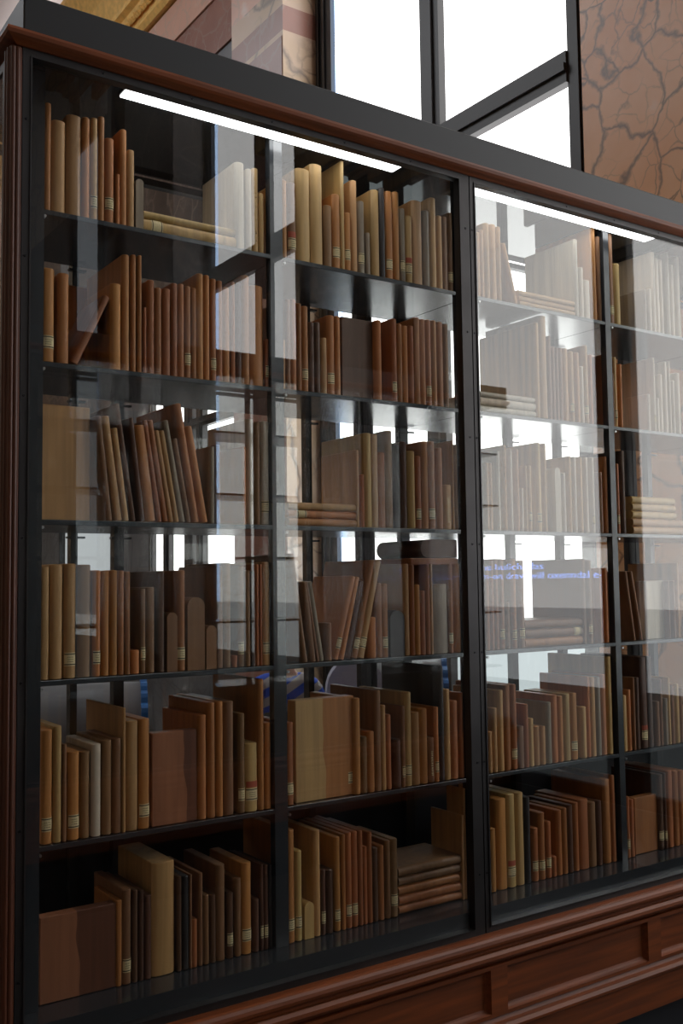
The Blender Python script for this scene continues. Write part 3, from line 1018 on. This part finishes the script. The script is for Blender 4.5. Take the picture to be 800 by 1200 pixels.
# ------------------------------------------------------------------ the room
def struct(mb, name, m):
    o = mb.build(name, m); o['kind'] = 'structure'; return o
WX, PX = 4.60, 4.24
YB, YF, XLW, ZT = 15.0, -13.0, -7.5, 9.6
m = MB(); m.box(XLW, WX+.6, YF, YB, -.12, 0); struct(m, 'floor', M['floor'])
m = MB(); m.box(XLW, WX+.6, YF, YB, ZT, ZT+.2); struct(m, 'ceiling', M['plaster'])
m = MB(); m.box(XLW-.2, XLW, YF, YB, 0, ZT); struct(m, 'wall_left', M['marble_pale'])
m = MB(); m.box(XLW, WX+.6, YB, YB+.2, 0, ZT); struct(m, 'wall_back', M['marble_pale'])
m = MB(); m.box(XLW, WX+.6, YF-.2, YF, 0, ZT); struct(m, 'wall_front', M['marble_pale'])
# window wall: openings (y0, y1, top)
OPEN = [(-11.2, -8.9, 7.6), (-7.10, -4.78, 7.6), (-3.25, -.50, 7.6), (1.70, 4.76, 7.6), (6.20, 8.36, 3.75), (9.2, 11.4, 3.75)]
m = MB(); yy = YF
for a, b, t in OPEN:
    m.box(WX, WX+.55, yy, a, 0, 1.3, 1); m.box(WX, WX+.55, yy, a, 1.3, 3.75, 1); m.box(WX, WX+.55, yy, a, 3.75, 6.7, 3); m.box(WX, WX+.55, yy, a, 6.7, 9.1); m.box(WX, WX+.55, yy, a, 9.1, ZT, 2); m.box(WX, WX+.55, a, b, t, max(t, 6.7), 3); m.box(WX, WX+.55, a, b, max(t, 6.7), ZT); m.box(WX, WX+.55, a, b, 0, .30 if t > 5 else 1.30, 1); yy = b
m.box(WX, WX+.55, yy, YB, 0, 1.3, 1); m.box(WX, WX+.55, yy, YB, 1.3, 3.75, 1); m.box(WX, WX+.55, yy, YB, 3.75, 6.7, 3); m.box(WX, WX+.55, yy, YB, 6.7, 9.1); m.box(WX, WX+.55, yy, YB, 9.1, ZT, 2)
struct(m, 'wall_right', [M['marble_pale'], M['marble_grey'], M['plaster'], M['marble_darkened']])
# marble piers standing forward of the window wall
def pier(a, b, banded=False, mt='marble'):
    m = MB()
    if not banded: m.box(PX, WX-.001, a, b, 0, ZT-.002)
    else:
        for z0, z1, mi in ((0, 6.25, 0), (6.25, 6.47, 1), (6.47, 6.69, 0), (6.69, 7.3, 2), (7.3, ZT-.002, 0)):
            m.box(PX, WX-.001, a, b, z0, z1, mi)
    return struct(m, 'trim_%d' % (len([o for o in bpy.data.objects if o.name.startswith('trim_')])+1), [M[mt] if not banded else M['marble_pale'], M['marble_red'], M['marble_pink']])
pier(-.50, 1.53); pier(-4.78, -3.25, mt='marble_darkened'); pier(-8.9, -7.10, mt='marble_darkened'); pier(4.76, 5.66, True)
m = MB(); m.box(PX-.006, PX-.0005, 4.77, 5.65, 0, 6.2); struct(m, 'trim_%d' % (len([o for o in bpy.data.objects if o.name.startswith('trim_')])+1), M['marble_red'])  # thin dark sheet added to darken the pier's mirror image in the case ceiling
# horizontal marble courses and gilded cornice beyond the banded pier
def course(z0, z1, out, mat):
    m = MB(); m.box(WX-out, WX-.0005, 5.68, YB-.01, z0, z1)
    struct(m, 'trim_%d' % (len([o for o in bpy.data.objects if o.name.startswith('trim_')])+1), mat)
course(6.70, 6.98, .02, M['marble_grey']); course(6.98, 7.14, .04, M['marble_red']); course(7.14, 7.56, .03, M['marble_red']); course(7.56, 7.98, .05, M['marble_pink'])
m = MB()
m.prism([(WX-.001, 8.0), (WX-.10, 8.0), (WX-.14, 8.06), (WX-.12, 8.12), (WX-.16, 8.32), (WX-.22, 8.36), (WX-.22, 8.42), (WX-.30, 8.7), (WX-.42, 8.95), (WX-.46, 9.05), (WX-.46, 9.12), (WX-.001, 9.12)], 5.68, YB-.01, 'y')
y = 5.8
while y < 14:                                              # carved leaves
    for k in range(3):
        m.cyl((WX-.15, y+.05*(k-1), 8.21-.03*abs(k-1)), (-1, 0, .3), .045-.01*abs(k-1), .05, 8, r2=.01)
    y += .16
struct(m, 'trim_%d' % (len([o for o in bpy.data.objects if o.name.startswith('trim_')])+1), M['gold'])
# windows
def window(i, a, b, top, muls, trs, x=WX+.10, low=1.22, fw=.09, sill=.3, mat='shade', gap=0):
    r = empty('window_%d' % i, (x, (a+b)/2, .30)); r['kind'] = 'structure'
    def loc(mb, name, mat):
        o = mb.build(name, mat, r); o.location = (-x, -(a+b)/2, -.30); return o
    m = MB(); m.box(x, x+.09, a, a+fw, sill, top); m.box(x, x+.09, b-fw, b, sill, top); m.box(x, x+.09, a+fw, b-fw, sill, sill+.08); m.box(x, x+.09, a+fw, b-fw, top-fw, top)
    for q in (.25, .6):                                    # stepped inner beads
        m.box(x-.02, x, a+fw*q-.01, a+fw*q+.01, sill, top); m.box(x-.02, x, b-fw*q-.01, b-fw*q+.01, sill, top)
    loc(m, 'window_frame', M['frame'])
    for c, w in muls:
        m = MB(); m.box(x-.01, x+.09, c-w/2, c+w/2, sill+.08, top-fw); m.box(x-.03, x-.01, c-w/5, c+w/5, sill+.08, top-fw); loc(m, 'mullion', M['frame'])
    for z0, z1 in trs:
        m = MB(); m.box(x-.015, x+.089, a+fw, b-fw, z0, z1); m.box(x-.035, x-.015, a+fw, b-fw, z0+(z1-z0)*.35, z0+(z1-z0)*.6); loc(m, 'transom', M['frame'])
    m = MB(); m.box(x+.05, x+.06, a+fw, b-fw, max(low, sill+.08), top-fw); loc(m, 'window_shade', M[mat])
    if gap:
        ya, yb = (b-fw-.055, b-fw) if gap > 0 else (a+fw, a+fw+.055)
        m = MB(); m.box(x+.045, x+.049, ya, yb, low, top-fw); loc(m, 'sky_gap', M['skygap'])
    if low > sill+.08:
        if a < 0:
            m = MB(); m.box(x+.05, x+.06, a+fw, b-fw, .95, low); loc(m, 'fade_step', M['midfront'])  # added strip that steps the window glow down towards the bottom
        m = MB(); m.box(x+.05, x+.06, a+fw, b-fw, .38, low if a > 0 else .95); loc(m, 'lower_pane', M['lowpane'] if a > 0 else M['lowfront'])
TR = (4.56, 4.80)
window(1, -7.10, -4.78, 7.6, [(-5.96, .26)], [TR], x=WX+.02, fw=.10, gap=-1, low=1.42)
window(6, -11.2, -8.9, 7.6, [(-10.05, .26)], [TR], x=WX+.02, fw=.10, mat='shade_far')
window(2, -3.25, -.50, 7.6, [(-1.87, .26)], [TR], x=WX+.02, fw=.09, low=1.42)
window(3, 1.70, 4.76, 7.6, [(3.24, .21)], [(4.66, 4.86)], x=WX-.03, fw=.23, gap=1)
window(4, 6.20, 8.36, 3.75, [(7.095, .15), (7.36, .20), (7.915, .15)], [(3.22, 3.32)], x=WX+.02, fw=.06, sill=1.3)
window(5, 9.2, 11.4, 3.75, [], [(3.22, 3.32)], x=WX+.02, fw=.06, sill=1.3, mat='shade_dim')

# glow panels added under the ceiling as unseen fill light
def area(name, loc, size, power, rot, col=(1,1,1)):
    l = bpy.data.lights.new(name, 'AREA'); l.shape = 'RECTANGLE'; l.size, l.size_y = size; l.energy = power; l.color = col
    o = bpy.data.objects.new(name, l); C.objects.link(o); o.location = loc; o.rotation_euler = rot; return o
fill_mats = [emis('front_ceiling_fill', (.93, .96, 1, 1), 0.6), emis('rear_ceiling_fill', (.93, .96, 1, 1), 3.0)]
for i_, (y0_, y1_) in enumerate(((-12.8, -6.0), (5.0, 12.0))):
    m = MB(); m.box(-5, 1.5, y0_, y1_, ZT-.03, ZT-.001); sk = m.build('window_%d' % (7+i_), fill_mats[i_]); sk['kind'] = 'structure'  # no real windows: added panels that glow down into the room

area('upper_fill_light', (WX-.32, 10.0, 9.16), (.2, 8), 22, (0, pi-.5, 0))  # added fill lamp, unseen, brightens the ceiling above the cornice
# ------------------------------------------------------------------ things seen through the case
def drum(x, y, z, rz, label):
    r = empty('drum', (x, y, 0), rz)
    m = MB(); L_ = .46; R_ = .27
    n = 40; prof = [(0, -L_/2-.05), (.12, -L_/2-.045), (.22, -L_/2-.025), (.28, -L_/2), (R_, -L_/2+.03), (R_, L_/2)]
    vs = []; 
    for rr, xx in prof: vs += [(xx, rr*cos(2*pi*i/n), z+rr*sin(2*pi*i/n)) for i in range(n)]
    fs = [(k*n+i, k*n+(i+1) % n, (k+1)*n+(i+1) % n, (k+1)*n+i) for k in range(len(prof)-1) for i in range(n)]
    m.add(vs, fs, 0, True); m.add(vs[-n:], [tuple(range(n))]); m.build('drum_body', M['white'], r)
    m = MB(); n = 96; vs = []
    for xx, base in ((L_/2, R_-.02), (L_/2, R_+.012), (L_/2+.028, R_+.012), (L_/2+.028, R_-.02)):
        for i in range(n):
            a = 2*pi*i/n; rr = base+(.016*abs(sin(12*a)) if base > R_ else 0); vs.append((xx, rr*cos(a), z+rr*sin(a)))
    fs = [(k*n+i, k*n+(i+1) % n, ((k+1) % 4)*n+(i+1) % n, ((k+1) % 4)*n+i) for k in range(4) for i in range(n)]
    m.add(vs, fs, 0, False); m.build('scalloped_rim', M['blue'], r)
    m = MB()
    for sx in (-.17, .17):
        m.box(sx-.02, sx+.02, -.22, .22, z-R_*.72, z-R_*.66)
        for sy in (-.2, .2): m.box(sx-.02, sx+.02, sy-.02, sy+.02, 0, z-R_*.66)
    m.box(-.19, .19, -.02, .02, .2, .24)
    m.build('stand', M['plinth'], r)
    return tag(r, label, 'drum', 'white drums behind the cabinet')
drum(1.58, 2.10, .90, -.38, 'white drum with blue scalloped rim seen through the left bay')
drum(3.45, 2.30, .94, -.6, 'white drum with blue rim behind the second bay, mostly hidden by a black book')

# lavender padded screen
m = MB(); n = 14
prof = [(-.13, 0), (.13, 0), (.15, .9)]+[(.15*cos(a), 1.05+.17*sin(a)) for a in [pi*i/n for i in range(n+1)]]+[(-.15, .9)]
m.prism(prof, -.05, .05, 'y'); o = m.build('padded_screen', M['lav'], loc=(2.95, 2.0, 0)); o.rotation_euler = (0, 0, -.5)
tag(o, 'lavender-grey rounded padded panel in front of the far white drum', 'screen')

# ------------------------------------------------------------------ child in striped shirt
def skinned(name, joints, edges, root, mat, parent, sub=2):
    me = bpy.data.meshes.new(name); me.from_pydata([j[0] for j in joints], edges, []); me.materials.append(mat)
    o = bpy.data.objects.new(name, me); C.objects.link(o); o.parent = parent
    sk = o.modifiers.new('skin', 'SKIN'); sk.use_smooth_shade = True
    sv = me.skin_vertices[0].data if me.skin_vertices else None
    if sv is None:
        bm = bmesh.new(); bm.from_mesh(me); bm.verts.layers.skin.verify(); bm.to_mesh(me); bm.free(); sv = me.skin_vertices[0].data
    for i, j in enumerate(joints):
        rr = j[1] if isinstance(j[1], tuple) else (j[1], j[1]); sv[i].radius = rr
        sv[i].use_root = (i == root)
    s = o.modifiers.new('sub', 'SUBSURF'); s.levels = sub; s.render_levels = sub
    return o
skin_m = principled('skin', lin(206,150,126), .55)
hair_m = principled('brown_hair', lin(70,48,36), .6, bump=.5, bscale=80)
def stripes():
    m, nt, N, L = new_mat('striped_shirt'); o = N.new('ShaderNodeOutputMaterial'); p = N.new('ShaderNodeBsdfPrincipled'); p.inputs['Roughness'].default_value = .8
    tc = N.new('ShaderNodeTexCoord'); w = N.new('ShaderNodeTexWave'); w.bands_direction = 'Z'; w.inputs['Scale'].default_value = 4.2; w.inputs['Distortion'].default_value = .6; w.inputs['Detail'].default_value = 0
    mp = N.new('ShaderNodeMapping'); mp.inputs['Rotation'].default_value = (0, .55, 0); L.new(tc.outputs['Object'], mp.inputs[0]); L.new(mp.outputs[0], w.inputs[0])
    r = N.new('ShaderNodeValToRGB'); r.color_ramp.interpolation = 'CONSTANT'; r.color_ramp.elements[0].color = lin(36,84,205); r.color_ramp.elements[1].position = .5; r.color_ramp.elements[1].color = lin(176,172,176)
    L.new(w.outputs[0], r.inputs[0]); L.new(r.outputs[0], p.inputs[0]); L.new(p.outputs[0], o.inputs[0]); return m
P = empty('person', (2.50, 1.95, 0), -.45)
tag(P, 'child in a blue and grey striped shirt standing behind the cabinet', 'person')
J = [((0,0,.74),(.105,.075)), ((0,0,.90),(.10,.07)), ((0,.0,1.06),(.12,.075)), ((0,0,1.13),(.06,.05)), ((0,-.005,1.19),(.042,.042)), ((0,-.01,1.24),(.05,.055)), ((0,-.012,1.30),(.068,.082)), ((0,-.01,1.36),(.060,.074)),
     ((.13,0,1.11),(.042,.042)), ((.185,.01,.93),(.034,.034)), ((.20,-.06,.76),(.026,.026)), ((.20,-.09,.70),(.024,.014)),
     ((-.13,0,1.11),(.042,.042)), ((-.185,.01,.93),(.034,.034)), ((-.20,-.06,.76),(.026,.026)), ((-.20,-.09,.70),(.024,.014)),
     ((.07,0,.66),(.065,.07)), ((.08,-.01,.38),(.046,.048)), ((.08,.01,.08),(.03,.034)), ((.08,-.10,.03),(.032,.024)),
     ((-.07,0,.66),(.065,.07)), ((-.08,-.01,.38),(.046,.048)), ((-.08,.01,.08),(.03,.034)), ((-.08,-.10,.03),(.032,.024))]
E = [(0,1),(1,2),(2,3),(3,4),(4,5),(5,6),(6,7),(3,8),(8,9),(9,10),(10,11),(3,12),(12,13),(13,14),(14,15),(0,16),(16,17),(17,18),(18,19),(0,20),(20,21),(21,22),(22,23)]
for s in (1, -1):                                           # fingers and thumbs
    hb = 11 if s == 1 else 15; hx = .20*s
    for k, (dx, L_) in enumerate(((-.018, .050), (-.006, .058), (.006, .055), (.018, .044))):
        J.append(((hx+dx, -.095, .685), .0075)); J.append(((hx+dx, -.103, .685-L_*.55), .007)); J.append(((hx+dx, -.098, .685-L_), .006))
        n0 = len(J)-3; E += [(hb, n0), (n0, n0+1), (n0+1, n0+2)]
    J.append(((hx-.028*s, -.10, .70), .009)); J.append(((hx-.038*s, -.115, .672), .008)); n0 = len(J)-2; E += [(hb, n0), (n0, n0+1)]
skinned('body', J, E, 0, skin_m, P)
JS = [((0,0,.60),(.135,.105)), ((0,0,.90),(.118,.088)), ((0,0,1.05),(.135,.092)), ((0,0,1.13),(.085,.066)), ((.135,0,1.105),(.056,.056)), ((.168,.006,1.00),(.052,.052)), ((-.135,0,1.105),(.056,.056)), ((-.168,.006,1.00),(.052,.052))]
skinned('striped_shirt', JS, [(0,1),(1,2),(2,3),(3,4),(4,5),(3,6),(6,7)], 0, stripes(), P)
JT = [((0,0,.74),(.122,.095)), ((.07,0,.64),(.078,.082)), ((.08,-.01,.38),(.058,.06)), ((.08,.01,.10),(.05,.05)), ((-.07,0,.64),(.078,.082)), ((-.08,-.01,.38),(.058,.06)), ((-.08,.01,.10),(.05,.05))]
for s in (1, -1):
    skinned('shoe', [((.08*s,.03,.045),(.045,.042)), ((.08*s,-.05,.035),(.045,.034)), ((.08*s,-.13,.03),(.040,.026))], [(0,1),(1,2)], 0, M['white'], P)
skinned('trousers', JT, [(0,1),(1,2),(2,3),(0,4),(4,5),(5,6)], 0, M['black'], P)
JH = [((0,.03,1.40),(.068,.062)), ((0,.055,1.33),(.070,.045)), ((0,.06,1.26),(.055,.03)), ((0,-.045,1.415),(.05,.03))]
skinned('hair', JH, [(0,1),(1,2),(0,3)], 0, hair_m, P)
for s in (1, -1):
    m = MB(); bm_ = bmesh.new(); bmesh.ops.create_uvsphere(bm_, u_segments=12, v_segments=8, radius=.011)
    me = bpy.data.meshes.new('eye'); bm_.to_mesh(me); bm_.free(); me.materials.append(M['ink'])
    o = bpy.data.objects.new('eye', me); C.objects.link(o); o.parent = P; o.location = (.026*s, -.088, 1.315)
    bm_ = bmesh.new(); bmesh.ops.create_uvsphere(bm_, u_segments=10, v_segments=8, radius=.02)
    me = bpy.data.meshes.new('ear'); bm_.to_mesh(me); bm_.free(); me.materials.append(skin_m)
    o = bpy.data.objects.new('ear', me); C.objects.link(o); o.parent = P; o.location = (.068*s, .0, 1.30); o.scale = (.35, .7, 1.1)
m = MB(); m.add([(-.012,-.09,1.275),(.012,-.09,1.275),(0,-.112,1.28),(0,-.088,1.325)], [(0,1,2),(0,2,3),(1,3,2)]); m.build('nose', skin_m, P)
m = MB(); m.box(-.02, .02, -.093, -.085, 1.248, 1.254); m.build('mouth', principled('lips', lin(170,90,84), .5), P)
m = MB(); m.cbox(-.12, .10, -.17, -.095, .82, 1.0, .02); o = m.build('waist_bag', M['black'], P)

# blue illuminated lettering by the front window (its mirror image shows in the glass)
R_ = empty('illuminated_lettering', (4.668, -3.1, 1.6)); tag(R_, 'two lines of small blue lettering on the window, mirrored in the third-bay glass', 'sign')
for txt, w_, z in (('ns hulichadas', .58, 1.665), ('m-on draw will oxenndal e-r(tt)', 1.22, 1.605)):
    cu = bpy.data.curves.new('lettering_line', 'FONT'); cu.body = txt; cu.size = .06; cu.extrude = .001
    o = bpy.data.objects.new('tmp', cu); me = bpy.data.meshes.new_from_object(o); bpy.data.objects.remove(o)
    x1 = max(v.co.x for v in me.vertices)
    for v in me.vertices: v.co = (v.co.z, v.co.x*w_/x1, v.co.y)
    me.materials.clear(); me.materials.append(M['bluetext']); me.name = 'lettering_line'
    o = bpy.data.objects.new('lettering_line', me); C.objects.link(o); o.parent = R_; o.location = (0, 0, z-1.6)

# ------------------------------------------------------------------ world and camera
w = bpy.data.worlds.new('w'); S.world = w; w.use_nodes = True
w.node_tree.nodes['Background'].inputs[0].default_value = (.6, .65, .7, 1); w.node_tree.nodes['Background'].inputs[1].default_value = .05
cam = bpy.data.cameras.new('camera'); co = bpy.data.objects.new('camera', cam); C.objects.link(co); S.camera = co
cam.sensor_fit = 'VERTICAL'; cam.sensor_height = 36; cam.lens = 36*1173.358/1200; cam.clip_start = .02
pitch, roll, yaw = .0696035838, -.0132371302, .601829521
fw = Vector((sin(yaw)*cos(pitch), cos(yaw)*cos(pitch), sin(pitch))); rt = Vector((cos(yaw), -sin(yaw), 0)); up = rt.cross(fw)
r2 = rt*cos(roll)+up*sin(roll); u2 = -rt*sin(roll)+up*cos(roll)
mat = Matrix((( r2.x, u2.x, -fw.x, 0), (r2.y, u2.y, -fw.y, -2.19269803), (r2.z, u2.z, -fw.z, 1.6), (0,0,0,1)))
co.matrix_world = mat
